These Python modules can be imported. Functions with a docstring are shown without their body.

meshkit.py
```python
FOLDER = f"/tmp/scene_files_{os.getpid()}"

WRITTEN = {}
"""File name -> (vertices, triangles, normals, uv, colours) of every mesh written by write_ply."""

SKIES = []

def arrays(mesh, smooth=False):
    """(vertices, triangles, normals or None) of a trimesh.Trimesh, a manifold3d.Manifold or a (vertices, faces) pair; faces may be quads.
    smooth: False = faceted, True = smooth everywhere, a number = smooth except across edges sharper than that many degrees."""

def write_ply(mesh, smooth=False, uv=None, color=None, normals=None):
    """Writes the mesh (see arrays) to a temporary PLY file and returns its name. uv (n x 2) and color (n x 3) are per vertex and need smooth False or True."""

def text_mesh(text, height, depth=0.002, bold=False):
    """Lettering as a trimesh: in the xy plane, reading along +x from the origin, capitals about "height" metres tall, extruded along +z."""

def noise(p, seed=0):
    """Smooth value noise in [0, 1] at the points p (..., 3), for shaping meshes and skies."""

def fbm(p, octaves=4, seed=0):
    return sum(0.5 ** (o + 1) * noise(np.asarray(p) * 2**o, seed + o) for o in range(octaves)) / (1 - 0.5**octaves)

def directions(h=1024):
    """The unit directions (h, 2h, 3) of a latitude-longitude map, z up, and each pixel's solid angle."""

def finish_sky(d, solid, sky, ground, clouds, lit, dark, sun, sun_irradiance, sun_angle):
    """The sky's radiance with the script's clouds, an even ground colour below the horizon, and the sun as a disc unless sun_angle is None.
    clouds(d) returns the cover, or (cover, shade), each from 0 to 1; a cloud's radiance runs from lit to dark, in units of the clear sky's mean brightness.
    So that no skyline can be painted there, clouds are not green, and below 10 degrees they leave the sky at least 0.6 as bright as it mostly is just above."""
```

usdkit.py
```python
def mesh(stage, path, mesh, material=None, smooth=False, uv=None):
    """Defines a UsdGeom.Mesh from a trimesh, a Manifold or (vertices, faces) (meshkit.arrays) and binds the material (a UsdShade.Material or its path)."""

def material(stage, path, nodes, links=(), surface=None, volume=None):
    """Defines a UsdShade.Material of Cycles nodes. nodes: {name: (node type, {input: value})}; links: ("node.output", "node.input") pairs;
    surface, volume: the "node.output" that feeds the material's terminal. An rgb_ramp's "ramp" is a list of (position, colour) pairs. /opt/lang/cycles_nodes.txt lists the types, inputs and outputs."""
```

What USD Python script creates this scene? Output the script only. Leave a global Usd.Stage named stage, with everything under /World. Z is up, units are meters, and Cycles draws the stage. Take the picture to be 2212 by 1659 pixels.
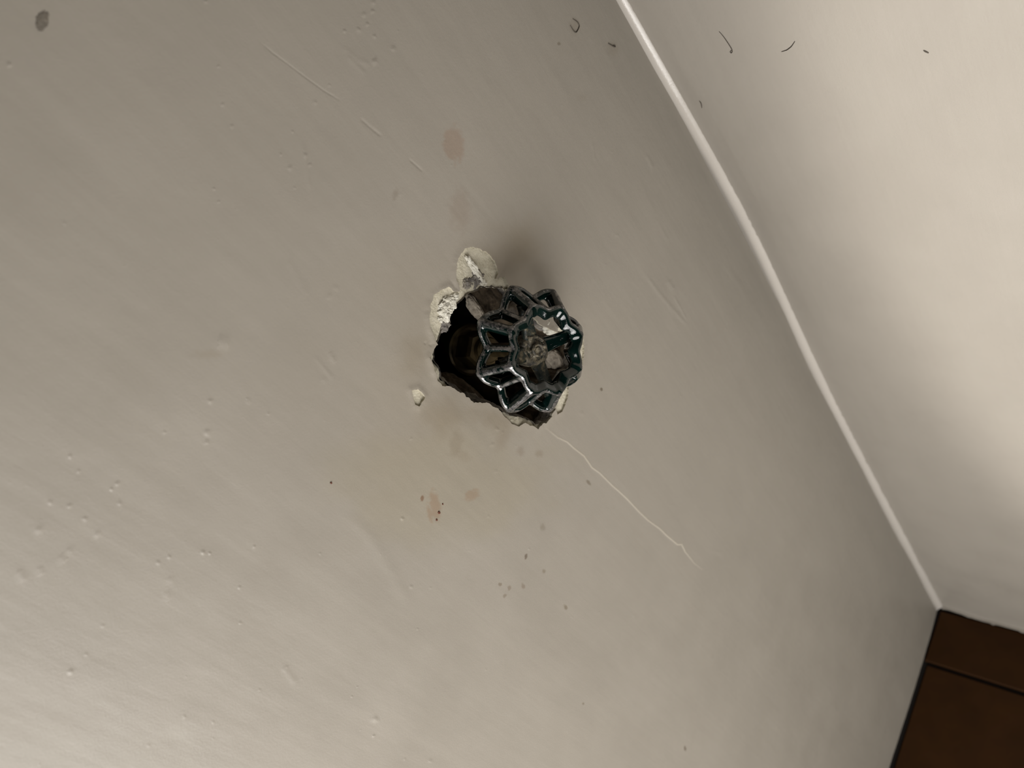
import math, numpy as np, trimesh, usdkit, meshkit, shapely
from pxr import Usd, UsdGeom, UsdLux, UsdShade, Gf, Sdf, Vt
from scipy.spatial import Delaunay, cKDTree
from scipy.ndimage import gaussian_filter
from shapely.geometry import Polygon, LineString, Point
from shapely.ops import unary_union

stage = Usd.Stage.CreateInMemory()
UsdGeom.SetStageUpAxis(stage, UsdGeom.Tokens.z)
UsdGeom.SetStageMetersPerUnit(stage, 1.0)
UsdGeom.Xform.Define(stage, '/World')
UsdGeom.Scope.Define(stage, '/World/Looks')

# ------------------------------------------------------------------ camera
W, H, F = 2212, 1659, 1661.0
R = np.array([[0.4968584498624682, 0.7817563640970213, -0.3768138373176744],
              [-0.6704637886746326, 0.07010137054583121, -0.7386231149399898],
              [-0.5510081548586204, 0.6196311704050651, 0.5589697898292426]])   # columns: camera axes in the room
EYE = np.array([-0.37019155, -0.30088279, 0.91458009])
cam = UsdGeom.Camera.Define(stage, '/World/camera')
M = np.eye(4); M[:3, :3] = R.T; M[3, :3] = EYE
cam.AddTransformOp().Set(Gf.Matrix4d(*M.ravel().tolist()))
cam.CreateHorizontalApertureAttr(36.0); cam.CreateVerticalApertureAttr(27.0)
cam.CreateFocalLengthAttr(36.0 * F / W)
cam.CreateFStopAttr(9.0); cam.CreateFocusDistanceAttr(0.392)
cam.CreateClippingRangeAttr(Gf.Vec2f(0.01, 50))
cam.CreateExposureAttr(0.0)

# ------------------------------------------------------------------ light
def aim(prim, pos, target):
    z = np.array(pos, float) - np.array(target, float); z /= np.linalg.norm(z)
    x = np.cross([0, 0, 1.0], z); x /= np.linalg.norm(x); y = np.cross(z, x)
    m = np.eye(4); m[0, :3], m[1, :3], m[2, :3], m[3, :3] = x, y, z, pos
    UsdGeom.Xformable(prim).AddTransformOp().Set(Gf.Matrix4d(*m.ravel().tolist()))

def rect_light(name, pos, target, w, h, power, color):
    l = UsdLux.RectLight.Define(stage, '/World/' + name)
    l.CreateWidthAttr(w); l.CreateHeightAttr(h); l.CreateIntensityAttr(power); l.CreateColorAttr(Gf.Vec3f(*color))
    aim(l, pos, target)

rect_light('doorway_light', (-0.80, -0.45, 0.50), (-0.15, 0.0, 0.60), 0.66, 0.66, 7.9, (1.0, 0.975, 0.95))
rect_light('floor_light', (-1.20, -0.90, 0.25), (-0.15, 0.0, 0.60), 0.5, 0.5, 5.4, (1.0, 0.975, 0.95))
spot = UsdLux.SphereLight.Define(stage, '/World/beam_lamp')         # a lamp with a beam, left of the photographer, on the side wall
spot.CreateRadiusAttr(0.03); spot.CreateIntensityAttr(3150.0); spot.CreateColorAttr(Gf.Vec3f(1.0, 0.972, 0.945))
sh = UsdLux.ShapingAPI.Apply(spot.GetPrim()); sh.CreateShapingConeAngleAttr(38.93); sh.CreateShapingConeSoftnessAttr(0.07)
aim(spot.GetPrim(), (-1.3, -1.1, 0.59), (0.0, -1.1, 0.59001))

# ------------------------------------------------------------------ helpers
used = {}
def numbered(path):
    n = used.get(path, 0); used[path] = n + 1
    return path if n == 0 else '%s_%03d' % (path, n)

def tag(p, label=None, cat=None, group=None, kind=None):
    p = p.GetPrim() if hasattr(p, 'GetPrim') else p
    for k, v in (('label', label), ('category', cat), ('group', group), ('kind', kind)):
        if v: p.SetCustomDataByKey(k, v)
    return p

def obj(name, mesh, mat, parent='/World', smooth=30, attrs=None):
    parent = parent if isinstance(parent, str) else str(parent.GetPath())
    path = numbered(parent + '/' + name)
    m = usdkit.mesh(stage, path, mesh, mat, smooth=smooth)
    for k, a in (attrs or {}).items():
        a = np.asarray(a, np.float32)
        pv = UsdGeom.PrimvarsAPI(m)
        if a.ndim == 2:
            pv.CreatePrimvar(k, Sdf.ValueTypeNames.Color3fArray, 'vertex').Set(Vt.Vec3fArray.FromNumpy(a))
        else:
            pv.CreatePrimvar(k, Sdf.ValueTypeNames.FloatArray, 'vertex').Set(Vt.FloatArray.FromNumpy(a))
    return m.GetPrim()

def empty(name, matrix=None):
    x = UsdGeom.Xform.Define(stage, numbered('/World/' + name))
    if matrix is not None: x.AddTransformOp().Set(Gf.Matrix4d(*np.asarray(matrix).ravel().tolist()))
    return x.GetPrim()

def lin(r, g, b):
    c = np.array([r, g, b]) / 255.0
    return tuple(0.66 * np.where(c <= 0.04045, c / 12.92, ((c + 0.055) / 1.055) ** 2.4))     # reflectance under this room's light

def mat(name, *a, **k):
    return usdkit.material(stage, '/World/Looks/' + name, *a, **k)

# where a point noted on the photograph lies on the two real walls (ray against the wall plane)
def rays(px):
    px = np.atleast_2d(np.asarray(px, float))
    return np.stack([(px[:, 0] - W / 2) / F, -(px[:, 1] - H / 2) / F, -np.ones(len(px))], 1) @ R.T
def on_back(px):                                   # wall_back is the plane y = 0; returns (x, z)
    d = rays(px); p = EYE + d * (-EYE[1] / d[:, 1])[:, None]
    return p[:, [0, 2]]
def on_right(px):                                  # wall_right is the plane x = 0; returns (y, z)
    d = rays(px); p = EYE + d * (-EYE[0] / d[:, 0])[:, None]
    return p[:, 1:]
def to_px(p3):
    c = (np.asarray(p3) - EYE) @ R
    return np.stack([-c[:, 0] / c[:, 2] * F + W / 2, c[:, 1] / c[:, 2] * F + H / 2], 1)

# ------------------------------------------------------------------ materials
def paint_material(name, base, rough):
    return mat(name, {
        'tint': ('attribute', {'attribute': 'tint'}), 'tc': ('texture_coordinate', {}),
        'n1': ('noise_texture', {'scale': 22.0, 'detail': 3.0}),
        'ramp': ('rgb_ramp', {'ramp': [(0.3, tuple(x * 0.975 for x in base)), (0.7, tuple(x * 1.02 for x in base))]}),
        'mul': ('mix', {'mix_type': 'multiply', 'fac': 1.0}),
        'mp': ('mapping', {'scale': (240.0, 240.0, 18.0)}), 'n2': ('noise_texture', {'scale': 1.0, 'detail': 3.0}),
        'n3': ('noise_texture', {'scale': 1100.0, 'detail': 2.0}),
        'n4': ('noise_texture', {'scale': 75.0, 'detail': 3.0}),
        'b1': ('bump', {'strength': 0.3, 'distance': 0.0003}), 'b2': ('bump', {'strength': 0.25, 'distance': 0.0002}),
        'b3': ('bump', {'strength': 0.25, 'distance': 0.0007}),
        'rr': ('map_range', {'from_min': 0.3, 'from_max': 0.7, 'to_min': rough - 0.06, 'to_max': rough + 0.08}),
        'p': ('principled_bsdf', {'specular_ior_level': 0.38})},
        [('tc.object', 'n1.vector'), ('n1.fac', 'ramp.fac'), ('ramp.color', 'mul.color1'), ('tint.color', 'mul.color2'), ('mul.color', 'p.base_color'),
         ('tc.object', 'mp.vector'), ('mp.vector', 'n2.vector'), ('tc.object', 'n3.vector'), ('tc.object', 'n4.vector'),
         ('n2.fac', 'b1.height'), ('n4.fac', 'b3.height'), ('b1.normal', 'b3.normal'), ('n3.fac', 'b2.height'), ('b3.normal', 'b2.normal'), ('b2.normal', 'p.normal'),
         ('n1.fac', 'rr.value'), ('rr.result', 'p.roughness')], surface='p.BSDF')

def rough_material(name, colors, scale, rough=0.9, bump=0.0006, bscale=900.0):
    return mat(name, {
        'tc': ('texture_coordinate', {}), 'n1': ('noise_texture', {'scale': scale, 'detail': 5.0, 'roughness': 0.65}),
        'ramp': ('rgb_ramp', {'ramp': colors}), 'n2': ('noise_texture', {'scale': bscale, 'detail': 4.0}),
        'b': ('bump', {'strength': 0.7, 'distance': bump}), 'p': ('principled_bsdf', {'roughness': rough, 'specular_ior_level': 0.25})},
        [('tc.object', 'n1.vector'), ('n1.fac', 'ramp.fac'), ('ramp.color', 'p.base_color'), ('tc.object', 'n2.vector'),
         ('n2.fac', 'b.height'), ('b.normal', 'p.normal')], surface='p.BSDF')

PAINT = lin(166, 159, 147)
m_paint = paint_material('wall_paint', PAINT, 0.42)
m_paint2 = paint_material('side_wall_paint', lin(170, 163, 152), 0.36)
m_bead = paint_material('bead_paint', lin(204, 197, 187), 0.17)
m_bare = rough_material('bare_plaster', [(0.25, lin(176, 168, 146)), (0.5, lin(206, 199, 178)), (0.75, lin(222, 215, 196))], 160.0)
m_skirt = rough_material('paint_edge', [(0.3, lin(196, 188, 164)), (0.7, lin(216, 208, 188))], 200.0)
m_cement = rough_material('grey_cement', [(0.3, lin(88, 84, 82)), (0.5, lin(128, 122, 114)), (0.75, lin(168, 160, 142))], 240.0)
m_masonry = rough_material('brown_masonry', [(0.3, lin(44, 35, 25)), (0.5, lin(80, 68, 52)), (0.75, lin(116, 101, 82))], 110.0, bump=0.0012, bscale=400)
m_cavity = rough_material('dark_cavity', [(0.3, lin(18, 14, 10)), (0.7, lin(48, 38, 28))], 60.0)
m_white = rough_material('white_plaster', [(0.3, lin(196, 190, 172)), (0.6, lin(232, 228, 214))], 300.0)
m_lump = rough_material('grey_lump', [(0.3, lin(92, 84, 74)), (0.7, lin(168, 158, 142))], 200.0)
m_wood = mat('lath_wood', {'tc': ('texture_coordinate', {}), 'mp': ('mapping', {'scale': (25.0, 400.0, 400.0)}), 'n': ('noise_texture', {'scale': 1.0, 'detail': 4.0}),
        'ramp': ('rgb_ramp', {'ramp': [(0.3, lin(48, 32, 18)), (0.7, lin(98, 70, 42))]}), 'p': ('principled_bsdf', {'roughness': 0.85})},
        [('tc.object', 'mp.vector'), ('mp.vector', 'n.vector'), ('n.fac', 'ramp.fac'), ('ramp.color', 'p.base_color')], surface='p.BSDF')
m_lint = mat('lint', {'p': ('principled_bsdf', {'base_color': lin(84, 76, 66), 'roughness': 0.9})}, surface='p.BSDF')
m_rust = mat('rust_speck', {'p': ('principled_bsdf', {'base_color': lin(98, 50, 26), 'roughness': 0.8})}, surface='p.BSDF')
m_fluff = rough_material('grey_fluff', [(0.3, lin(108, 102, 92)), (0.7, lin(134, 126, 114))], 300.0)

m_enamel = mat('green_enamel', {
        'wear': ('attribute', {'attribute': 'wear'}), 'tc': ('texture_coordinate', {}),
        'n': ('noise_texture', {'scale': 420.0, 'detail': 5.0, 'roughness': 0.7}), 'n2': ('noise_texture', {'scale': 190.0, 'detail': 3.0}),
        'sum': ('math', {'math_type': 'add'}), 'mr': ('map_range', {'from_min': 0.96, 'from_max': 1.06, 'clamp': True}),
        'grn': ('rgb_ramp', {'ramp': [(0.35, (0.0010, 0.0045, 0.0037)), (0.65, (0.0017, 0.0078, 0.0064))]}),
        'mtl': ('rgb_ramp', {'ramp': [(0.38, (0.02, 0.02, 0.02)), (0.62, (0.27, 0.258, 0.25))]}),
        'col': ('mix', {}), 'met': ('math', {'math_type': 'multiply', 'value2': 0.75}),
        'ro': ('map_range', {'from_min': 0.0, 'from_max': 1.0, 'to_min': 0.10, 'to_max': 0.21}),
        'b': ('bump', {'strength': 0.5, 'distance': 0.0004}),
        'p': ('principled_bsdf', {'specular_ior_level': 0.6})},
        [('tc.object', 'n.vector'), ('tc.object', 'n2.vector'), ('wear.fac', 'sum.value1'), ('n.fac', 'sum.value2'), ('sum.value', 'mr.value'),
         ('n2.fac', 'grn.fac'), ('n.fac', 'mtl.fac'), ('mr.result', 'col.fac'), ('grn.color', 'col.color1'), ('mtl.color', 'col.color2'), ('col.color', 'p.base_color'),
         ('mr.result', 'met.value1'), ('met.value', 'p.metallic'), ('mr.result', 'ro.value'), ('ro.result', 'p.roughness'),
         ('n2.fac', 'b.height'), ('b.normal', 'p.normal')], surface='p.BSDF')
m_grime = rough_material('grimy_hub', [(0.28, lin(26, 27, 25)), (0.45, lin(70, 66, 56)), (0.6, lin(120, 111, 92)), (0.78, lin(184, 178, 164))], 420.0, rough=0.6, bump=0.0012, bscale=500)
m_dusty = rough_material('dusty_enamel', [(0.34, (0.0025, 0.009, 0.008)), (0.5, lin(40, 44, 38)), (0.62, lin(92, 84, 64)), (0.78, lin(150, 142, 122))], 330.0, rough=0.5, bump=0.001, bscale=500)
m_brass = mat('dark_brass', {'tc': ('texture_coordinate', {}), 'n': ('noise_texture', {'scale': 160.0, 'detail': 4.0}),
        'ramp': ('rgb_ramp', {'ramp': [(0.3, lin(52, 44, 29)), (0.7, lin(100, 85, 56))]}), 'p': ('principled_bsdf', {'metallic': 0.7, 'roughness': 0.42})},
        [('tc.object', 'n.vector'), ('n.fac', 'ramp.fac'), ('ramp.color', 'p.base_color')], surface='p.BSDF')
m_tile = mat('brown_tile', {'tc': ('texture_coordinate', {}), 'n': ('noise_texture', {'scale': 30.0, 'detail': 5.0}), 'oi': ('object_info', {}),
        'ramp': ('rgb_ramp', {'ramp': [(0.3, lin(50, 28, 6)), (0.7, lin(60, 35, 9))]}), 'p': ('principled_bsdf', {'roughness': 0.65, 'specular_ior_level': 0.12})},
        [('tc.object', 'n.vector'), ('n.fac', 'ramp.fac'), ('ramp.color', 'p.base_color')], surface='p.BSDF')
m_grout = mat('dark_grout', {'p': ('principled_bsdf', {'base_color': lin(26, 18, 12), 'roughness': 0.95})}, surface='p.BSDF')

# ------------------------------------------------------------------ wall_back: relief and stains on the real wall
def crop1(pts): return [(860 + x / 3.606, 500 + y / 3.606) for x, y in pts]
hole_px = crop1([(300,905),(335,840),(350,770),(400,725),(410,645),(450,580),(510,530),(560,485),(610,470),(660,440),(750,432),(830,440),(880,500),(960,570),
    (1040,640),(1100,720),(1180,765),(1260,795),(1330,790),(1385,850),(1400,960),(1385,1060),(1340,1120),(1300,1190),(1262,1260),(1232,1370),(1195,1430),(1150,1490),
    (1078,1508),(1050,1480),(1000,1455),(945,1442),(885,1440),(835,1402),(780,1380),(750,1360),(690,1335),(590,1330),(545,1290),(510,1260),(430,1215),(350,1160),(330,1070),(290,1010)])
patch_px = [crop1(p) for p in (
    [(450,300),(465,215),(520,130),(600,120),(690,160),(750,230),(778,310),(765,365),(830,350),(852,400),(862,445),(800,470),(640,500),(560,520),(500,520),(470,440),(455,380)],
    [(470,470),(440,470),(390,432),(340,450),(275,490),(250,590),(235,680),(252,760),(285,850),(310,890),(420,800),(480,600),(520,520)],
    [(298,890),(262,950),(238,982),(270,1050),(308,1160),(345,1200),(410,1212),(430,1100),(340,900)],
    [(770,1365),(830,1440),(888,1500),(940,1522),(992,1490),(1060,1522),(1092,1542),(1132,1490),(1200,1440),(1000,1380),(850,1360)],
    [(1240,750),(1365,715),(1400,712),(1430,760),(1445,850),(1447,950),(1430,1050),(1400,1100),(1335,1190),(1325,1280),(1280,1400),(1240,1430),(1200,1300),(1250,1000)],
    [(100,1240),(150,1225),(180,1250),(205,1285),(190,1320),(160,1360),(130,1350)])]

def ragged(pts, amp, seed, step=0.0006):
    ring = np.array(Polygon(pts).exterior.segmentize(step).coords)[:-1]
    d = meshkit.fbm(np.c_[ring * 420, np.zeros(len(ring))], 4, seed) - 0.5
    t = np.roll(ring, -1, 0) - np.roll(ring, 1, 0); t /= np.linalg.norm(t, axis=1, keepdims=True)
    return Polygon(ring + np.c_[t[:, 1], -t[:, 0]] * (d * 2 * amp)[:, None]).buffer(0)
def biggest(g): return max(g.geoms, key=lambda q: q.area) if hasattr(g, 'geoms') else g

hole = biggest(ragged(on_back(hole_px), 0.0009, 3))
patches = [ragged(on_back(p), 0.0007, 10 + i) for i, p in enumerate(patch_px)]
cut = unary_union([hole.buffer(0.0002)] + patches)                 # where the paint skin is gone
cut = unary_union([Polygon(g.exterior) for g in getattr(cut, 'geoms', [cut])])
cuts = sorted(getattr(cut, 'geoms', [cut]), key=lambda g: -g.area)

rng = np.random.default_rng(7)
# (px, py, radius in px, height in mm, up/right lean) small nibs and pits of the paint
nibs = [(20,140,7,.5),(445,3,5,.4),(472,143,4,.3),(480,226,5,.35),(500,273,5,.35),(682,221,5,.35),(632,284,4,.3),(659,336,6,.5),(626,363,6,.45),(669,356,5,.35),
 (637,406,4,.3),(472,436,4,.3),(462,408,4,.3),(140,483,5,.2),(607,334,4,.3),(712,184,4,.25),(808,5,6,.5),(787,32,6,.5),(806,24,5,.5),(795,52,5,.45),(775,64,6,.5),(745,67,5,.45),
 (810,78,5,.45),(851,105,6,.5),(811,133,7,.7),(455,867,6,.5),(447,935,9,.6),(447,956,6,.4),(356,934,5,.35),(152,986,6,.4),(170,1018,5,.3),(253,1045,6,.45),(241,1057,5,.4),(259,1088,6,.4),
 (150,1093,6,.4),(109,1085,6,.35),(537,866,8,.3),(580,894,4,.3),(184,1121,6,.4),(438,1193,6,.6),(453,1195,4,.4),(342,1216,6,.4),(365,1203,5,.4),(549,1181,4,.4),(691,1196,4,.3),
 (517,1269,4,.35),(519,1346,4,.3),(152,1451,7,.5),(222,1352,5,.2),(186,1414,5,.2),(321,1610,5,.2),(398,1548,5,.25),(888,1267,5,.5),(811,1554,8,.8),(807,1590,4,.5),(870,1120,5,.35),
 (902,1359,3,.3),(929,1644,5,.4),(1074,927,5,.4),(1086,934,4,.35),(1063,961,6,.4),(888,948,4,.3),(869,1121,4,.35),(1055,1115,4,.25),(1071,1018,5,.25),(1258,893,6,.35),
 (716,774,8,.25),(699,820,9,.25),(726,623,9,.3),(712,640,8,.3),(930,1270,3,.2),(1335,508,5,.3),(918,741,4,-.4),(930,745,4,-.3),(460,1560,4,.2),(1143,1186,3,.3),
 (940,1060,3,.2),(1175,640,3,.2),(560,1490,4,.2),(620,1440,4,.2),(866,420,4,.2),(875,1640,3,.25),(1050,1447,3,.2),(760,1505,3,.25),(772,1484,3,.25)]
for _ in range(90):                                             # fine random grit
    nibs.append((rng.uniform(0, 1500), rng.uniform(0, 1659), rng.uniform(2, 3.5), rng.uniform(.04, .16)))
# ridges and grooves: polyline, half width px, height mm
ridges = [([(780,256),(800,274),(825,294)],3,-.35),([(885,344),(900,357),(914,370)],2.5,-.3),([(564,92),(590,114),(625,140),(665,170),(700,195),(738,218)],2.2,-.22),
 ([(1397,593),(1420,626),(1452,665),(1488,704)],4,.3),([(1446,605),(1452,618),(1458,626)],5,.4),([(1458,640),(1485,690)],2.5,.2),([(1399,334),(1407,348),(1414,363)],4,.3),([(1282,311),(1288,348)],3,.2),
 ([(752,1110),(790,1150),(825,1200),(860,1262),(885,1300)],13,.35),([(90,1150),(78,1140)],9,.35),([(140,1215),(128,1200)],11,.24),([(55,1255),(38,1232)],10,.26),([(92,1243),(82,1225)],9,.22),
 ([(155,1195),(146,1184)],10,.22),([(205,1150),(214,1158)],9,.3),([(372,1258),(365,1246)],9,.2),([(367,1296),(358,1278)],9,.2),([(610,1440),(640,1476)],7,.22),([(655,310),(664,380),(670,412)],5,.25),
 ([(712,760),(724,785)],6,.3),([(470,735),(498,742)],15,.7),([(1420,470),(1446,520)],4,.15),([(1560,560),(1600,610),(1660,700)],6,.12),([(1380,380),(1420,470)],6,.12),
 ([(740,100),(775,130),(800,140)],6,.2),([(750,120),(790,160)],5,.2),([(680,770),(720,820)],5,.2),([(1535,1188),(1566,1198)],5,.15),([(620,560),(665,640)],8,.2)]
crack = [(1180,925),(1205,945),(1226,955),(1240,968),(1262,985),(1279,1010),(1296,1022),(1324,1050),(1338,1062),(1355,1078),(1382,1107),(1400,1124),(1425,1142),(1440,1157),(1463,1176),(1472,1176),(1480,1192),(1500,1217),(1516,1229)]
ridges.append((crack, 2.0, .2))
# stains: ellipse centre, radii px, angle deg, tint, softness
stains = [((982,310),(24,41),-6,(0.93,0.83,0.78),.25),((940,1092),(12,34),-10,(0.92,0.80,0.73),.5),((928,1110),(6,24),-14,(0.93,0.82,0.75),.7),((1019,1069),(19,11),-28,(0.94,0.84,0.78),.4),
 ((985,958),(16,32),8,(0.90,0.88,0.86),.6),((1000,985),(22,14),30,(0.94,0.92,0.9),.8),((1085,950),(16,26),20,(0.9,0.87,0.84),.8),((1125,975),(10,12),0,(0.86,0.83,0.8),.8),((1165,980),(10,10),0,(0.86,0.83,0.79),.9),
 ((1172,1138),(7,9),0,(0.82,0.8,0.77),.7),((995,455),(26,50),0,(0.92,0.88,0.86),.7),((855,420),(7,14),10,(0.85,0.83,0.81),.7),((1125,520),(46,56),10,(0.96,0.94,0.90),.95),((1090,560),(90,70),0,(0.95,0.92,0.87),.95),
 ((950,1050),(250,150),0,(0.975,0.965,0.91),.5),((1000,780),(330,300),0,(0.98,0.96,0.92),.9),((450,765),(40,12),0,(0.95,0.93,0.9),.8),((960,900),(60,50),0,(0.9,0.87,0.82),.95),((1070,905),(60,30),20,(0.88,0.85,0.8),.9),
 ((895,770),(40,60),0,(0.92,0.9,0.86),.95),((1100,1270),(4,6),20,(0.78, 0.73, 0.69),.5),((1090,1287),(4,5),30,(0.76, 0.72, 0.67),.5),((1130,1266),(4,8),-20,(0.78, 0.73, 0.69),.5),((1080,1262),(4,4),0,(0.7,0.66,0.6),.5),((1222,1312),(4,7),-25,(0.68,0.64,0.58),.5),
 ((1136,1203),(3,7),15,(0.55,0.5,0.46),.4),((1300,841),(3,4),0,(0.5,0.46,0.4),.4),((1272,1043),(4,8),-40,(0.66,0.63,0.58),.5),((1480,1617),(3,7),-10,(0.6,0.56,0.52),.5),((1175,1234),(4,5),0,(0.75,0.72,0.66),.6),((1260,1520),(3,3),0,(0.7,0.66,0.6),.5),
 ((912,1076),(5,7),20,(0.66,0.5,0.42),.5),((1210,94),(4,4),0,(0.66,0.63,0.58),.5),((1245,55),(14,20),0,(0.92,0.9,0.87),.9),((1330,105),(16,20),0,(0.92,0.9,0.87),.9),((1260,210),(12,10),0,(0.95,0.94,0.92),.9)]

# points of the paint skin: coarse far, fine where there is relief
def grid_px(x0, y0, x1, y1, s, seed):
    gx, gy = np.meshgrid(np.arange(x0, x1, s), np.arange(y0, y1, s)); g = np.c_[gx.ravel(), gy.ravel()].astype(float)
    return g + np.random.default_rng(seed).uniform(-.3, .3, g.shape) * s
layers = []
layers.append(grid_px(-260, -260, 2160, 1900, 8.0, 1))
layers.append(grid_px(780, 400, 1380, 1060, 3.0, 2))
layers.append(grid_px(840, 900, 1230, 1180, 2.6, 12))
for i, (x, y, r, h) in enumerate(nibs):
    e = r * 2.4; layers.append(grid_px(x - e, y - e, x + e, y + e, max(1.0, r * 0.3), 100 + i))
for i, (pl, w, h) in enumerate(ridges):
    L = LineString(pl); n = int(L.length / max(1.2, w * .45)) + 2
    c = np.array([L.interpolate(t, True).coords[0] for t in np.linspace(0, 1, n)])
    t = np.gradient(c, axis=0); t /= np.linalg.norm(t, axis=1, keepdims=True); nn = np.c_[-t[:, 1], t[:, 0]]
    for o in np.linspace(-2.2, 2.2, 11): layers.append(c + nn * o * w)
for c, rd, an, tn, so in stains:
    if max(rd) < 60: layers.append(grid_px(c[0] - rd[0] * 1.6, c[1] - rd[1] * 1.4, c[0] + rd[0] * 1.6, c[1] + rd[1] * 1.4, 2.0 if max(rd) > 9 else 1.3, 900 + int(c[0])))
px = np.vstack(layers)
pos = on_back(px)
ok = (rays(px)[:, 1] > 0.15) & (pos[:, 0] < 0.0035) & (pos[:, 1] > 0.0) & (pos[:, 0] > -1.3) & (pos[:, 1] < 1.7)
pos = pos[ok]
gx, gz = np.meshgrid(np.r_[-1.4:-0.0005:0.03, 0.004], np.r_[0:1.8:0.03])
far = np.c_[gx.ravel(), gz.ravel()]
far = far[(far[:, 0] > .003) | (far[:, 1] < .0001) | (far[:, 0] < -1.39) | (far[:, 1] > 1.76) | (cKDTree(pos).query(far)[0] > 0.012)]
edge_z = np.arange(0, 1.77, 0.004); rim0 = np.c_[np.full(len(edge_z), 0.004), edge_z]
edge_x = np.arange(-0.5, 0.003, 0.004); rim1 = np.c_[edge_x, np.zeros(len(edge_x))]
edge_pts = np.vstack([np.array(g.exterior.segmentize(0.0005).coords)[:-1] for g in cuts])
band = []
for g in cuts:
    for d in (0.0004, 0.0009, 0.0015, 0.0023, 0.0033, 0.0046):
        band.append(np.array(biggest(g.buffer(d)).exterior.segmentize(0.0007).coords)[:-1])
band = np.vstack(band)
pts = np.vstack([pos, far, rim0, rim1, band])
pts = pts[cKDTree(edge_pts).query(pts)[0] > 0.00025]
q = np.unique(np.round(pts / 0.00016).astype(np.int64), axis=0, return_index=True)[1]
pts = np.vstack([pts[np.sort(q)], edge_pts])
tri = Delaunay(pts).simplices
cen = pts[tri].mean(1)
inside = np.zeros(len(tri), bool)
for g in cuts:
    near = np.where((cen[:, 0] > g.bounds[0]) & (cen[:, 0] < g.bounds[2]) & (cen[:, 1] > g.bounds[1]) & (cen[:, 1] < g.bounds[3]))[0]
    inside[near] |= shapely.contains_xy(g, cen[near, 0], cen[near, 1])
tri = tri[~inside]
e1 = pts[tri[:, 1]] - pts[tri[:, 0]]; e2 = pts[tri[:, 2]] - pts[tri[:, 0]]
sgn = e1[:, 0] * e2[:, 1] - e1[:, 1] * e2[:, 0]
tri = tri[np.abs(sgn) > 1e-12]; sgn = sgn[np.abs(sgn) > 1e-12]
tri[sgn < 0] = tri[sgn < 0][:, ::-1]                               # (x, z) counter-clockwise shows its face to -y

DIP = 0.003                 # the plaster falls back towards the corner, and the corner bows a little
def bow(z): return .0035 + .0095 * np.exp(-((z - .59) / .13) ** 2)
def low(xz):
    return -DIP * np.exp(np.minimum(xz[:, 0], 0) / .055) + (meshkit.fbm(np.c_[xz[:, 0] * 16, xz[:, 1] * 5, 0 * xz[:, 0]], 3, 5) - .5) * 0.0011 + (meshkit.fbm(np.c_[xz[:, 0] * 95, xz[:, 1] * 30, 0 * xz[:, 0]], 3, 6) - .5) * 0.0003
def low_right(p):
    h = (meshkit.fbm(np.c_[p[:, 0] * 14, p[:, 1] * 4, 0 * p[:, 0]], 3, 15) - .5) * .0006
    near = np.exp(np.minimum(p[:, 0], 0) / .03)
    h += -bow(p[:, 1]) * np.exp(np.minimum(p[:, 0], 0) / .03) + .0065 * (1 - np.exp(np.minimum(p[:, 0], 0) / .035)) * np.clip(p[:, 1] / .12, 0, 1)
    return h + (meshkit.fbm(np.c_[p[:, 0] * 190, p[:, 1] * 14, 0 * p[:, 0]], 3, 16) - .5) * .0007 * near
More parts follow.
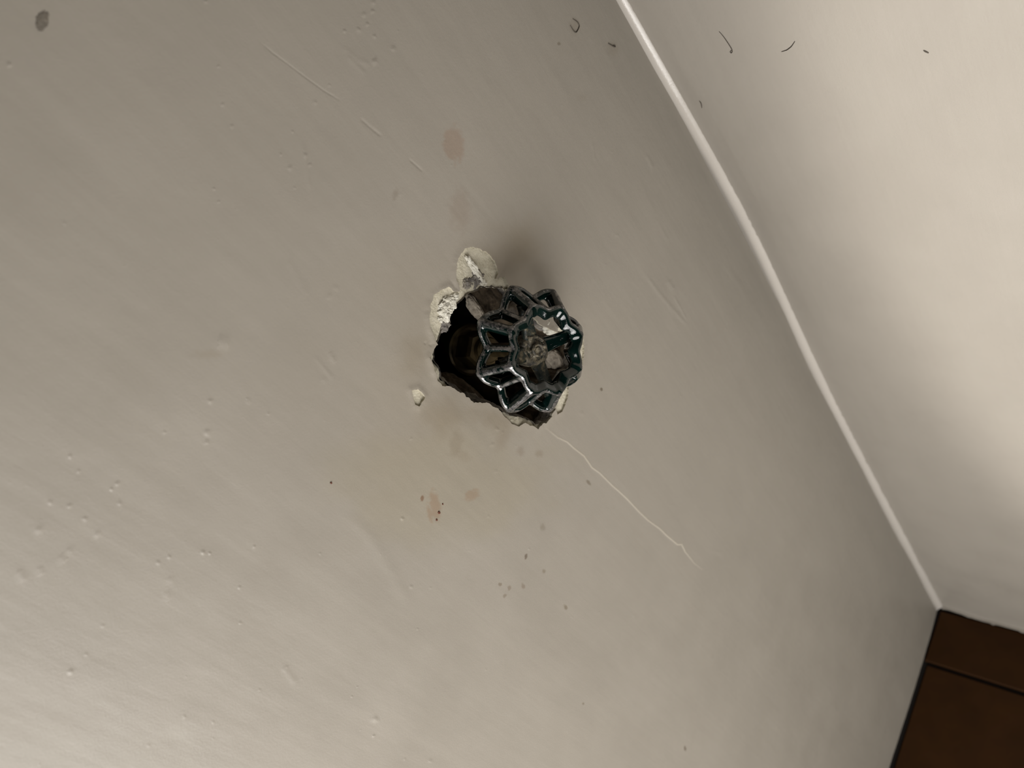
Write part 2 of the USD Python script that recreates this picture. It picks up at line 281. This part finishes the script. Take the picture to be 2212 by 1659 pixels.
def relief(xz):
    """height of the skin towards the room, metres, and its tint"""
    p3 = np.c_[xz[:, 0], np.zeros(len(xz)), xz[:, 1]]
    u = to_px(p3); front = ((p3 - EYE) @ R)[:, 2] < -0.05
    h = low(xz)
    tint = np.ones((len(xz), 3))
    tree = cKDTree(u[front]); ids = np.where(front)[0]
    for x, y, r, hh in nibs:
        k = ids[tree.query_ball_point((x, y), r * 2.6)]
        if len(k):
            d = np.hypot(u[k, 0] - x, u[k, 1] - y) / r * (.65 + .9 * meshkit.fbm(np.c_[u[k] / (r * 1.1), np.full(len(k), x)], 2, 77))
            h[k] += hh * 0.4e-3 * np.exp(-1.6 * d ** 2.6)
    for pl, w, hh in ridges:
        L = LineString(pl); b = L.buffer(w * 3).bounds
        k = ids[(u[ids, 0] > b[0]) & (u[ids, 0] < b[2]) & (u[ids, 1] > b[1]) & (u[ids, 1] < b[3])]
        if len(k):
            g = shapely.points(u[k]); d = shapely.distance(g, L) / w; s = shapely.line_locate_point(L, g, normalized=True)
            fade = np.clip(np.minimum(s, 1 - s) * 6 + .25, 0, 1)
            h[k] += hh * 0.55e-3 * np.exp(-d ** 2) * fade
            if pl is crack:
                a = (np.exp(-(d * 1.2) ** 2) * fade)[:, None]
                tint[k] = tint[k] * (1 - a) + a * np.array([1.45, 1.45, 1.42])
    for c, rd, an, tn, so in stains:
        a = math.radians(an); dx, dy = u[:, 0] - c[0], u[:, 1] - c[1]
        s = np.hypot((dx * math.cos(a) + dy * math.sin(a)) / rd[0], (-dx * math.sin(a) + dy * math.cos(a)) / rd[1])
        k = ids[s[ids] < 2.2]
        if not len(k): continue
        wob = 0.35 * (meshkit.fbm(np.c_[u[k] / max(4, min(rd) * .5), np.full(len(k), c[0])], 3, 8) - .5) * 2
        m = 1 - np.clip((s[k] + wob - (1 - so)) / (so * 1.3 + .05), 0, 1); m = m * m * (3 - 2 * m)
        tint[k] *= 1 - m[:, None] * (1 - np.array(tn))
    return h, tint

h, tint = relief(pts)
skin_tree, skin_h = cKDTree(pts), h
def relief_at(q): return skin_h[skin_tree.query(q)[1]]
de = cKDTree(edge_pts).query(pts)[0]
ps = to_px(np.c_[pts[:, 0], 0 * pts[:, 0], pts[:, 1]])
lift = meshkit.fbm(np.c_[pts * 60, 0 * pts[:, :1]], 2, 9)
h += np.exp(-(de / 0.0022) ** 2) * 0.0007 * np.clip(lift * 2 - .5, 0, 1)      # the paint curls up at its broken edge
wall_back = empty('wall_back')
tag(wall_back, 'broad cream-painted wall with the broken valve hole', 'wall', kind='structure')
skin3 = np.c_[pts[:, 0], -h, pts[:, 1]]
obj('paint_skin', (skin3, tri), m_paint, wall_back, smooth=True, attrs={'tint': tint})

# the thin broken edge of the paint
def loft(rings, close=True):
    n = len(rings[0]); v = np.vstack(rings); f = []
    i = np.arange(n); j = (i + 1) % n
    for k in range(len(rings) - 1):
        a, b = k * n, (k + 1) * n
        f += [np.c_[a + i, a + j, b + j], np.c_[a + i, b + j, b + i]]
    return v, np.vstack(f)
off = len(pts) - len(edge_pts); s0 = 0; depth_bare = 0.0009
for g in cuts:
    n = len(np.array(g.exterior.segmentize(0.0005).coords)[:-1])
    r0 = skin3[off + s0: off + s0 + n]; s0 += n
    r1 = r0.copy(); r1[:, 1] = depth_bare + 0.0007 - low(r0[:, [0, 2]])
    mid = r0.copy(); mid[:, 1] = r0[:, 1] + 0.0004
    obj('paint_edge', loft([r0, mid, r1]), m_skirt, wall_back, smooth=50)

# bare plaster under the lost paint
def fine_patch(poly, spacing, seed):
    b = poly.bounds
    gx, gz = np.meshgrid(np.arange(b[0], b[2], spacing), np.arange(b[1], b[3], spacing)); g = np.c_[gx.ravel(), gz.ravel()]
    g += np.random.default_rng(seed).uniform(-.3, .3, g.shape) * spacing
    g = g[shapely.contains_xy(poly.buffer(-spacing * .5), g[:, 0], g[:, 1])]
    rings = [np.array(r.segmentize(spacing).coords)[:-1] for r in [poly.exterior] + list(poly.interiors)]
    p = np.vstack([g] + rings); t = Delaunay(p).simplices; c = p[t].mean(1)
    t = t[shapely.contains_xy(poly, c[:, 0], c[:, 1])]
    a, bb = p[t[:, 1]] - p[t[:, 0]], p[t[:, 2]] - p[t[:, 0]]; s = a[:, 0] * bb[:, 1] - a[:, 1] * bb[:, 0]
    t[s < 0] = t[s < 0][:, ::-1]
    return p, t
bare = unary_union([p.buffer(0.0007) for p in patches]).difference(hole)
for g in [g for g in getattr(bare, 'geoms', [bare]) if g.area > 2e-6]:
    p, t = fine_patch(g, 0.0006, 4)
    dh = np.clip(shapely.distance(shapely.points(p), hole) / 0.005, 0, 1)
    n = meshkit.fbm(np.c_[p * 350, 0 * p[:, :1]], 4, 21) - .5
    y = depth_bare - low(p) + n * 0.0012 * (1.1 - .75 * dh) + (1 - dh) ** 2 * 0.0016
    obj('bare_plaster', (np.c_[p[:, 0], y, p[:, 1]], t), m_bare, wall_back, smooth=True)

# broken thickness of the wall around the hole
ring = np.array(hole.exterior.segmentize(0.0007).coords)[:-1]
if not hole.exterior.is_ccw: ring = ring[::-1]
cx = np.array(hole.centroid.coords[0])
ring_w = .15 + .85 * np.clip((1155 - to_px(np.c_[ring[:, 0], 0 * ring[:, 0], ring[:, 1]])[:, 0]) / 70, 0, 1)   # the ledge of masonry on the lower left
def hole_ring(d, seed=31):
    s = 1 + d * 1.0 - 0.02 * math.exp(-d / 0.003)
    p = cx + (ring - cx) * s
    p = p + np.array([.757, .653]) * (min(d, .03) * .45 * ring_w)[:, None]
    r3 = np.c_[p[:, 0], np.full(len(p), d), p[:, 1]]
    n = meshkit.fbm(np.c_[ring * 260, np.full(len(ring), d * 260)], 4, seed) - .5
    n2 = meshkit.fbm(np.c_[ring * 70, np.full(len(ring), d * 70)], 2, seed + 3) - .5
    dirn = (ring - cx) / np.linalg.norm(ring - cx, axis=1, keepdims=True)
    a = min(1, .25 + d / 0.004)
    r3[:, [0, 2]] += dirn * (n * 0.0035 * a + n2 * 0.006 * min(1, d / 0.01))[:, None]
    return r3
d1 = np.r_[0.0022, np.linspace(0.003, 0.011, 9)]; d2 = np.linspace(0.011, 0.045, 24)
lip = np.c_[ring[:, 0], .0018 - low(ring), ring[:, 1]]
obj('plaster_edge', loft([lip - [0, .0006, 0]] + [hole_ring(d) for d in d1[1:]]), m_cement, wall_back, smooth=60)
obj('masonry_edge', loft([hole_ring(d) for d in d2]), m_masonry, wall_back, smooth=60)
# the dark space behind
def box(lo, hi, flip=False):
    b = trimesh.creation.box(np.subtract(hi, lo)); b.apply_translation(np.add(lo, hi) / 2)
    if flip: b.invert()
    return b
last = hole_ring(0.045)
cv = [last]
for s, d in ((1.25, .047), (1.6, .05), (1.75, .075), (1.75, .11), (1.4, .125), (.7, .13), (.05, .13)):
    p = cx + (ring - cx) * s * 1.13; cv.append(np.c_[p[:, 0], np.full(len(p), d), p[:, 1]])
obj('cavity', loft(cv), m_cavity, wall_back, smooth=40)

def lump(center, radii, seed, amp=.35, sub=3, rot=None, freq=1.6):
    s = trimesh.creation.icosphere(subdivisions=sub); v = s.vertices.copy()
    n = meshkit.fbm(v * freq + seed * 7.3, 4, seed) - .5
    v *= (1 + amp * 2 * n)[:, None]; v *= np.array(radii)
    if rot is not None: v = v @ trimesh.transformations.rotation_matrix(rot[0], rot[1])[:3, :3].T
    return trimesh.Trimesh(v + np.array(center), s.faces, process=False)
def at_back(x, y, d=0.0):
    r = rays((x, y))[0]; return EYE + r * ((d - EYE[1]) / r[1])
# white crumbs and the raised sliver on the left edge of the hole
for i, (x, y, r) in enumerate([(966,651,.0030),(960,662,.0032),(957,674,.0030),(962,684,.0028),(976,648,.0026),(983,641,.0022),(978,659,.0024),(969,668,.0026),(951,690,.0018),(1040,607,.0022),(1036,600,.0018),(1046,612,.0016)]):
    c = at_back(x, y, 0.001)
    obj('plaster_crumb', lump(c, (r * .9, r * .55, r), 40 + i, .6, 4, freq=2.3), m_white, wall_back, smooth=60)
a, b = at_back(1010, 556, 0.0), at_back(1038, 604, 0.0)
mid, dv = (a + b) / 2, b - a; ang = math.atan2(dv[0], dv[2])
obj('plaster_sliver', lump(mid, (.0016, .0016, np.linalg.norm(dv) * .56), 60, .6, 4, freq=2.6, rot=(ang, [0, 1, 0])), m_white, wall_back, smooth=60)
for i, (x, y, rx, d) in enumerate([(1028,600,.0040,.002),(1020,612,.0032,.003),(958,702,.0036,.003),(1006,612,.003,.002)]):
    obj('cement_lump', lump(at_back(x, y, d), (rx, rx * .6, rx), 70 + i, .6, 4, freq=2.4), m_cement, wall_back, smooth=50)
for i, (x, y, rx, rz, d, mm) in enumerate([(1026,664,.0030,.0085,.012,m_lump),(1110,668,.0075,.006,.004,m_lump)]):
    obj('mortar_lump', lump(at_back(x, y, d), (rx, rx, rz), 80 + i, .5, 4, freq=1.5, rot=(.12 if i == 0 else .3, [0, 1, 0])), mm, wall_back, smooth=50)
obj('mortar_lump', lump(at_back(1201, 786, .016), (.0052, .006, .0115), 83, .4, 4, freq=1.2, rot=(.25, [0, 1, 0])), m_lump, wall_back, smooth=50)
for i, (x, y, r, d) in enumerate([(1186,706,.0038,.004),(1192,712,.003,.004),(1179,700,.003,.003),(1213,713,.002,.004)]):
    obj('plaster_crumb', lump(at_back(x, y, d), (r * 1.2, r, r), 90 + i, .45), m_white, wall_back, smooth=60)

# ------------------------------------------------------------------ wall_right, corner bead
def plane_right():
    layers = [grid_px(1200, -260, 2480, 1400, 9.0, 3)]
    p = on_right(np.vstack(layers)); r = rays(np.vstack(layers))
    p = p[(r[:, 0] > .1) & (p[:, 0] < DIP - .0005) & (p[:, 0] > -.9) & (p[:, 1] > .0) & (p[:, 1] < 1.7)]
    gy, gz = np.meshgrid(np.r_[-1.2:-.01:.03, DIP], np.r_[0:1.8:.03]); fr = np.c_[gy.ravel(), gz.ravel()]
    fr = fr[(fr[:, 0] > DIP - 1e-6) | (fr[:, 1] < 1e-6) | (fr[:, 0] < -1.19) | (fr[:, 1] > 1.76) | (cKDTree(p).query(fr)[0] > .012)]
    p = np.vstack([p, fr, np.c_[np.full(440, DIP), np.arange(440) * .004]])
    p = p[np.sort(np.unique(np.round(p / .0003).astype(int), axis=0, return_index=True)[1])]
    t = Delaunay(p).simplices
    a, b = p[t[:, 1]] - p[t[:, 0]], p[t[:, 2]] - p[t[:, 0]]; s = a[:, 0] * b[:, 1] - a[:, 1] * b[:, 0]
    t = t[np.abs(s) > 1e-12]; s = s[np.abs(s) > 1e-12]; t[s > 0] = t[s > 0][:, ::-1]
    h = low_right(p)
    return np.c_[-h, p[:, 0], p[:, 1]], t
v, t = plane_right()
wall_right = empty('wall_right'); tag(wall_right, 'brighter cream side wall meeting the valve wall in the corner', 'wall', kind='structure')
obj('paint_skin', (v, t), m_paint2, wall_right, smooth=True, attrs={'tint': np.ones((len(v), 3))})

# filled corner: a smooth concave fillet of paint and caulk
zz = np.arange(0.0, 1.78, 0.004); rings = []
na = 17
for z in zz:
    r = .0075 + .0014 * (meshkit.fbm(np.array([[0, 0, z * 9]]), 2, 33)[0] - .5) * 2
    a = np.linspace(0, math.pi / 2, na)
    arc = np.c_[-r + r * np.sin(a), -r + r * np.cos(a)]                # from (-r, 0) on wall_back to (0, -r) on wall_right
    arc = np.vstack([[-r - .004, .0006], arc, [.0006, -r - .004]])
    arc += [bow(z), DIP]; rings.append(np.c_[arc, np.full(len(arc), z)])
rings = np.array(rings); n = rings.shape[1]; idx = np.arange(len(zz) * n).reshape(len(zz), n)
f = np.vstack([np.c_[idx[:-1, :-1].ravel(), idx[1:, :-1].ravel(), idx[1:, 1:].ravel()], np.c_[idx[:-1, :-1].ravel(), idx[1:, 1:].ravel(), idx[:-1, 1:].ravel()]])
vv = rings.reshape(-1, 3)
edge = np.r_[.66, .66 + .34 * np.sin(np.linspace(0, math.pi, na)) ** .8, .66]   # fresher caulk in the middle, feathered into the wall paint
trim = obj('trim_1', (vv, f), m_bead, smooth=True, attrs={'tint': np.repeat(np.tile(edge, len(zz))[:, None], 3, 1)})
tag(trim, 'glossy painted bead filling the vertical corner between both walls', 'corner bead', kind='structure')

# ------------------------------------------------------------------ floor
floor = empty('floor'); tag(floor, 'dark brown tiled floor in the corner below both walls', 'floor', kind='structure')
obj('grout', box((-1.5, -1.4, -.03), (.02, .05, -.004)), m_grout, floor, smooth=False)
def tile(x0, x1, y0, y1):
    b = 0.0012
    def lay(i, z): return np.array([(x0 + i, y0 + i, z), (x1 - i, y0 + i, z), (x1 - i, y1 - i, z), (x0 + i, y1 - i, z)])
    v = np.vstack([lay(0, -.012), lay(0, -b), lay(b * .4, -b * .35), lay(b, 0)]); f = []
    for k in range(3):
        for i in range(4):
            j = (i + 1) % 4; f += [(4 * k + i, 4 * k + j, 4 * k + 4 + j), (4 * k + i, 4 * k + 4 + j, 4 * k + 4 + i)]
    f += [(12, 13, 14), (12, 14, 15)]
    return v, np.array(f)
xs = [-.001, -.0645, -.3665, -.6685, -.9705, -1.2725]
for i in range(5):
    x1 = xs[i] - (.0 if i == 0 else .002); x0 = xs[i + 1] + .002
    for j in range(4):
        y1 = (-.0005 if i == 0 else -.004) - j * .304; y0 = -.304 - j * .304
        obj('tile', tile(x0, x1, y0, y1), m_tile, floor, smooth=False)

yy = np.arange(DIP - .006, -1.1, -.003); rings = []
for k, y in enumerate(yy):
    nz = meshkit.fbm(np.array([[y * 110, 0, 0], [y * 45, 3, 0]]), 3, 41) - .5
    w, hh = .0026 + .0030 * max(0, nz[0] * 2), .0042 + .0016 * nz[1] * 2
    x = -low_right(np.array([[y, .004]]))[0]
    a = np.linspace(0, math.pi / 2, 8)
    rings.append(np.c_[np.r_[x + .001, x - w + w * np.cos(a[::-1])], np.full(9, y), np.r_[hh + .0004, hh * np.sin(a[::-1])]])
rings = np.array(rings); n = rings.shape[1]; idx = np.arange(len(yy) * n).reshape(len(yy), n)
f = np.vstack([np.c_[idx[:-1, :-1].ravel(), idx[1:, :-1].ravel(), idx[1:, 1:].ravel()], np.c_[idx[:-1, :-1].ravel(), idx[1:, 1:].ravel(), idx[:-1, 1:].ravel()]])
vv = rings.reshape(-1, 3)
tag(obj('trim_2', (vv, f), m_paint2, smooth=True, attrs={'tint': np.ones((len(vv), 3))}), 'thin ragged strip of caulk between the side wall and the brown floor', 'caulk', kind='structure')

# ------------------------------------------------------------------ the valve
U = 0.0386
axis = np.array([-0.07579819, -0.98584303, 0.14955977]); axis /= np.linalg.norm(axis)
e1 = np.array([0, 0, 1.0]) - axis[2] * axis; e1 /= np.linalg.norm(e1); e2 = np.cross(axis, e1)
center = np.array([-0.20663096, -0.02098449, 0.70414162])
BASE = -0.072                                                     # the thing's base: foot of the bonnet, deep in the wall
m4 = np.eye(4); m4[0, :3], m4[1, :3], m4[2, :3] = e1, e2, axis; m4[3, :3] = center + axis * BASE
valve = empty('shutoff_valve', m4)
tag(valve, 'old shutoff valve with dark green scalloped handwheel sticking out of the broken hole', 'valve')
Z0 = -BASE                                                        # local height of the wheel's back rail
PH, SG = 3.425, -1
ang_of = lambda k: PH + k * math.pi / 4 * SG

def surface_nets(Fd, origin, hs):
    s = Fd < 0; nx, ny, nz = Fd.shape
    acc = np.zeros((nx - 1, ny - 1, nz - 1, 3)); cnt = np.zeros((nx - 1, ny - 1, nz - 1))
    C = [(i, j, k) for i in (0, 1) for j in (0, 1) for k in (0, 1)]
    sl = lambda o: tuple(slice(o[d], Fd.shape[d] - 1 + o[d]) for d in range(3))
    for a in C:
        for d in range(3):
            if a[d]: continue
            b = list(a); b[d] = 1; b = tuple(b)
            fa, fb = Fd[sl(a)], Fd[sl(b)]; x = (fa < 0) != (fb < 0)
            t = np.where(x, fa / np.where(x, fa - fb, 1), 0)
            for e in range(3): acc[..., e] += np.where(x, a[e] + (t if e == d else 0), 0)
            cnt += x
    on = cnt > 0; ids = -np.ones(on.shape, int); ids[on] = np.arange(on.sum())
    v = acc[on] / cnt[on][:, None] + np.argwhere(on); fs = []
    for d in range(3):
        o1, o2 = [e for e in range(3) if e != d]
        lo = [slice(1, n - 1) for n in Fd.shape]; lo[d] = slice(0, Fd.shape[d] - 1)
        hi = list(lo); hi[d] = slice(1, Fd.shape[d])
        x = s[tuple(lo)] != s[tuple(hi)]; w = np.argwhere(x); w[:, o1] += 1; w[:, o2] += 1
        flip = s[tuple(lo)][x]
        def at(da, db):
            c = w.copy(); c[:, o1] += da; c[:, o2] += db; return ids[c[:, 0], c[:, 1], c[:, 2]]
        qd = np.c_[at(-1, -1), at(0, -1), at(0, 0), at(-1, 0)]
        if d == 1: flip = ~flip
        qd[~flip] = qd[~flip][:, ::-1]
        fs += [qd[:, [0, 1, 2]], qd[:, [0, 2, 3]]]
    return origin + v * hs, np.vstack(fs)

RBT, RBV, RFT, RFV, HH = .823 * U, .668 * U, .560 * U, .484 * U, .340 * U
def profile(k):                                                   # 1 at a lobe tip, 0 at a valley
    c = .5 + .5 * np.cos(k * 2 * np.pi); return c ** 0.75
def rail_r(k, t):                                                 # t: 0 back rail, 1 front rail
    p = profile(k); return (1 - t) * (RBV + (RBT - RBV) * p) + t * (RFV + (RFT - RFV) * p)
inn = np.array([-.86, -.51])                                      # into the depth of the rim (radial, axial)
def pt(k, t, dep):
    a = ang_of(k); r = rail_r(k, t) + inn[0] * dep; z = Z0 + HH * t + inn[1] * dep * (1 if np.isscalar(t) else 1)
    return np.stack(np.broadcast_arrays(r * np.cos(a), r * np.sin(a), z), -1)
S, ST = [], []
kk = np.linspace(0, 8, 640, endpoint=False)
for dep in np.linspace(0, .0030, 9):
    S += [pt(kk, 0.0, dep * .9), pt(kk, 1.0, dep * .85)]
    for k in np.arange(0, 8, .5):
        t = np.linspace(0, 1, 50); (ST if k % 1 == 0 else S).append(pt(np.full(50, k), t, dep))
S, ST = np.vstack(S), np.vstack(ST)
hs = .00042
lo = np.array([-.037, -.037, Z0 - .005]); n = np.ceil((np.array([.037, .037, Z0 + HH + .004]) - lo) / hs).astype(int)
G = np.stack(np.meshgrid(*[lo[d] + np.arange(n[d]) * hs for d in range(3)], indexing='ij'), -1)
near = lambda P: np.minimum(cKDTree(P).query(G.reshape(-1, 3), distance_upper_bound=.005, workers=-1)[0], .005)
D = np.minimum(near(S) - .00172, near(ST) - .00225).reshape(n)
D = gaussian_filter(D, .0006 / hs) - .00005
v, f = surface_nets(D, lo, hs)
vn = meshkit.arrays((v, f), True)[2]
rr = np.hypot(v[:, 0], v[:, 1]); outw = vn[:, 0] * v[:, 0] / rr + vn[:, 1] * v[:, 1] / rr
conen = .84 * outw + .54 * vn[:, 2]
wear = np.clip((conen - .46) * 1.15, 0, .52) + .05
obj('handwheel', (v, f), m_enamel, valve, smooth=True, attrs={'wear': wear})
wheel = stage.GetPrimAtPath(str(valve.GetPath()) + '/handwheel')

def sweep_box(p0, p1, w0, w1, t0, t1):
    """a rounded cast spoke from p0 to p1, width in the wheel plane, thickness along the axis"""
    u = (p1 - p0) / np.linalg.norm(p1 - p0); side = np.cross([0, 0, 1.0], u); side /= np.linalg.norm(side); up = np.cross(u, side)
    rings = []; a = np.linspace(0, 2 * math.pi, 20, endpoint=False)
    for s in np.linspace(0, 1, 14):
        w = w0 + (w1 - w0) * s + .0009 * (2 * abs(s - .5)) ** 3; t = t0 + (t1 - t0) * s
        cs, sn = np.cos(a), np.sin(a)
        c = np.sign(cs) * np.abs(cs) ** .6 * w; d = np.sign(sn) * np.abs(sn) ** .6 * t
        rings.append(p0 + (p1 - p0) * s + c[:, None] * side + d[:, None] * up)
    return loft(rings)
wp = str(wheel.GetPath())
HUBZ = Z0 + .0015
for k in (1, 3, 5, 7):
    a = ang_of(k); d = np.array([math.cos(a), math.sin(a), 0])
    v, f = sweep_box(d * .004 + [0, 0, HUBZ], d * (rail_r(k, .5) - .0028) + [0, 0, Z0 + HH * .42], .0040, .0028, .0022, .0018)
    obj('spoke', (v, f[:, ::-1]), m_enamel if k == 7 else m_dusty, wp, smooth=True, attrs={'wear': np.full(len(v), .3)})
def lathe(profile_rz, n=48, seed=None, amp=0):
    a = np.linspace(0, 2 * math.pi, n, endpoint=False); rings = []
    for r, z in profile_rz:
        q = np.ones(n)
        rings.append(np.c_[r * np.cos(a) * q, r * np.sin(a) * q, np.full(n, z)])
    v, f = loft(rings)
    if amp:
        v = v + (meshkit.fbm(v * 420, 4, seed)[:, None] - .5) * 2 * amp * np.array([1, 1, 1])
    return v, f
obj('hub', lathe([(.001, Z0 - .0055), (.0074, Z0 - .0055), (.0084, Z0 - .004), (.0086, Z0), (.0084, Z0 + .002), (.0078, Z0 + .0038), (.0064, Z0 + .0046), (.0052, Z0 + .0038), (.004, Z0 + .0044), (.0001, Z0 + .0047)], 64, 5, .0013), m_grime, wp, smooth=50)
obj('retaining_nut', lathe([(.0036, Z0 + .002), (.0036, Z0 + .0062), (.0030, Z0 + .0068), (.0018, Z0 + .0062), (.0015, Z0 + .0068), (.0001, Z0 + .0070)], 8, 6, .0003), m_grime, wp, smooth=30)
obj('stem', lathe([(.0038, .010), (.0038, Z0 - .012), (.0032, Z0 - .010), (.0032, Z0 + .001)], 32), m_brass, valve)
def prism(r, n, z0, z1, ch, z_in=None):
    return lathe([(r * .05, z0), (r, z0), (r, z1 - ch), (r * .9, z1), (r * .45, z1), (.004, z1 - .001)], n)
obj('bonnet', lathe([(.001, 0), (.0146, 0), (.0152, .002), (.0152, .010), (.0146, .012), (.0134, .0125), (.012, .012), (.001, .012)], 64), m_brass, valve)
obj('packing_nut', prism(.0113, 6, .011, .027, .0025), m_brass, valve, smooth=20)
obj('gland', lathe([(.0072, .026), (.0072, .031), (.0064, .032), (.0034, .032)], 32), m_brass, valve)
body = trimesh.util.concatenate([trimesh.creation.cylinder(.014, .03, sections=32, transform=trimesh.transformations.translation_matrix([0, 0, -.012])),
                                 trimesh.creation.cylinder(.011, .17, sections=32, transform=trimesh.transformations.translation_matrix([0, 0, -.022]) @ trimesh.transformations.rotation_matrix(math.pi / 2, [0, 1, 0]))])
obj('valve_body', body, m_brass, valve)

# ------------------------------------------------------------------ lint, hairs and specks
def tube(points, r, sides=6):
    p = np.asarray(points, float); L = LineString(p); n = max(6, int(L.length / (r * 2.2)))
    s = np.linspace(0, 1, len(p)); ss = np.linspace(0, 1, n)
    p = np.c_[[np.interp(ss, s, p[:, i]) for i in range(3)]].T
    k = np.array([.25, .5, .25])
    for _ in range(3): p[1:-1] = .25 * p[:-2] + .5 * p[1:-1] + .25 * p[2:]
    t = np.gradient(p, axis=0); t /= np.linalg.norm(t, axis=1, keepdims=True)
    a = np.cross(t, [.3, .5, .8]); a /= np.linalg.norm(a, axis=1, keepdims=True); b = np.cross(t, a)
    an = np.arange(sides) * 2 * math.pi / sides
    rings = [p[i] + r * (.4 + .6 * math.sin(math.pi * (i + .6) / (n + .2))) * (np.cos(an)[:, None] * a[i] + np.sin(an)[:, None] * b[i]) for i in range(n)]
    return loft(rings)
def wall3(pl, side, eps=.0003):
    if side == 'back':
        q = on_back(pl); return np.c_[q[:, 0], -relief_at(q) - eps, q[:, 1]]
    r = rays(pl); x = np.full(len(r), 0.0)
    for _ in range(6):
        p = EYE + r * ((x - EYE[0]) / r[:, 0])[:, None]; x = -low_right(p[:, 1:]) - eps
    return p
def c740(pts): return [(740 + x / 2.989, y / 2.989) for x, y in pts]
def c1480(pts): return [(1480 + x / 3.0, y / 3.0) for x, y in pts]
hairs = [('back', c740([(1495,118),(1520,132),(1545,160),(1530,185),(1518,216),(1498,196),(1478,160)]), .00042, 'dark looped hair on the valve wall, left of the corner bead near the top', 'hair'),
         ('back', c740([(1728,276),(1752,292),(1784,306),(1772,286),(1760,290)]), .0005, 'short dark scrap of lint beside the top of the corner bead', 'lint'),
         ('right', c1480([(624,336),(660,326),(690,302),(712,268)]), .00035, 'thin curved hair on the side wall, hooked upward at one end', 'hair'),
         ('right', c1480([(220,205),(250,235),(290,300),(312,330),(300,352),(284,336),(305,325)]), .0004, 'curled dark hair with a small loop on the side wall', 'hair'),
         ('right', c1480([(92,655),(106,668),(108,700)]), .0005, 'tiny dark hooked hair close to the bead on the side wall', 'hair'),
         ('right', c1480([(1546,328),(1560,335),(1578,344)]), .0006, 'short straight dark splinter high on the side wall', 'splinter')]
for side, pl, r, lab, cat in hairs:
    tag(obj('hair' if cat == 'hair' else cat, tube(wall3(pl, side), r * .62), m_lint, smooth=True), lab, cat)
a, b = wall3([(85, 60), (97, 31)], 'back', .0001); dv = b - a
tag(obj('fluff', lump((a + b) / 2, (.0016, .0003, np.linalg.norm(dv) * .62), 120, .5, 4, freq=2.2, rot=(math.atan2(dv[0], dv[2]), [0, 1, 0])), m_fluff, smooth=60), 'grey blob of fluff on the wall at the top left', 'fluff')
for i, (x, y, r, lab) in enumerate([(715,1043,.00075,'single rust speck left of the pinkish smear'), (948,1107,.0011,'largest rust crumb at the foot of the pinkish smear'), (943,1123,.0008,'narrow rust flake just below the pinkish smear'),
        (956,1089,.0006,'rust grain on the upper right edge of the pinkish smear')]):
    tag(obj('rust_speck', lump(wall3([(x, y)], 'back', .0001)[0], (r * .6, r * .4, r * .8), 130 + i, .4, 2), m_rust, smooth=60), lab, 'rust speck')
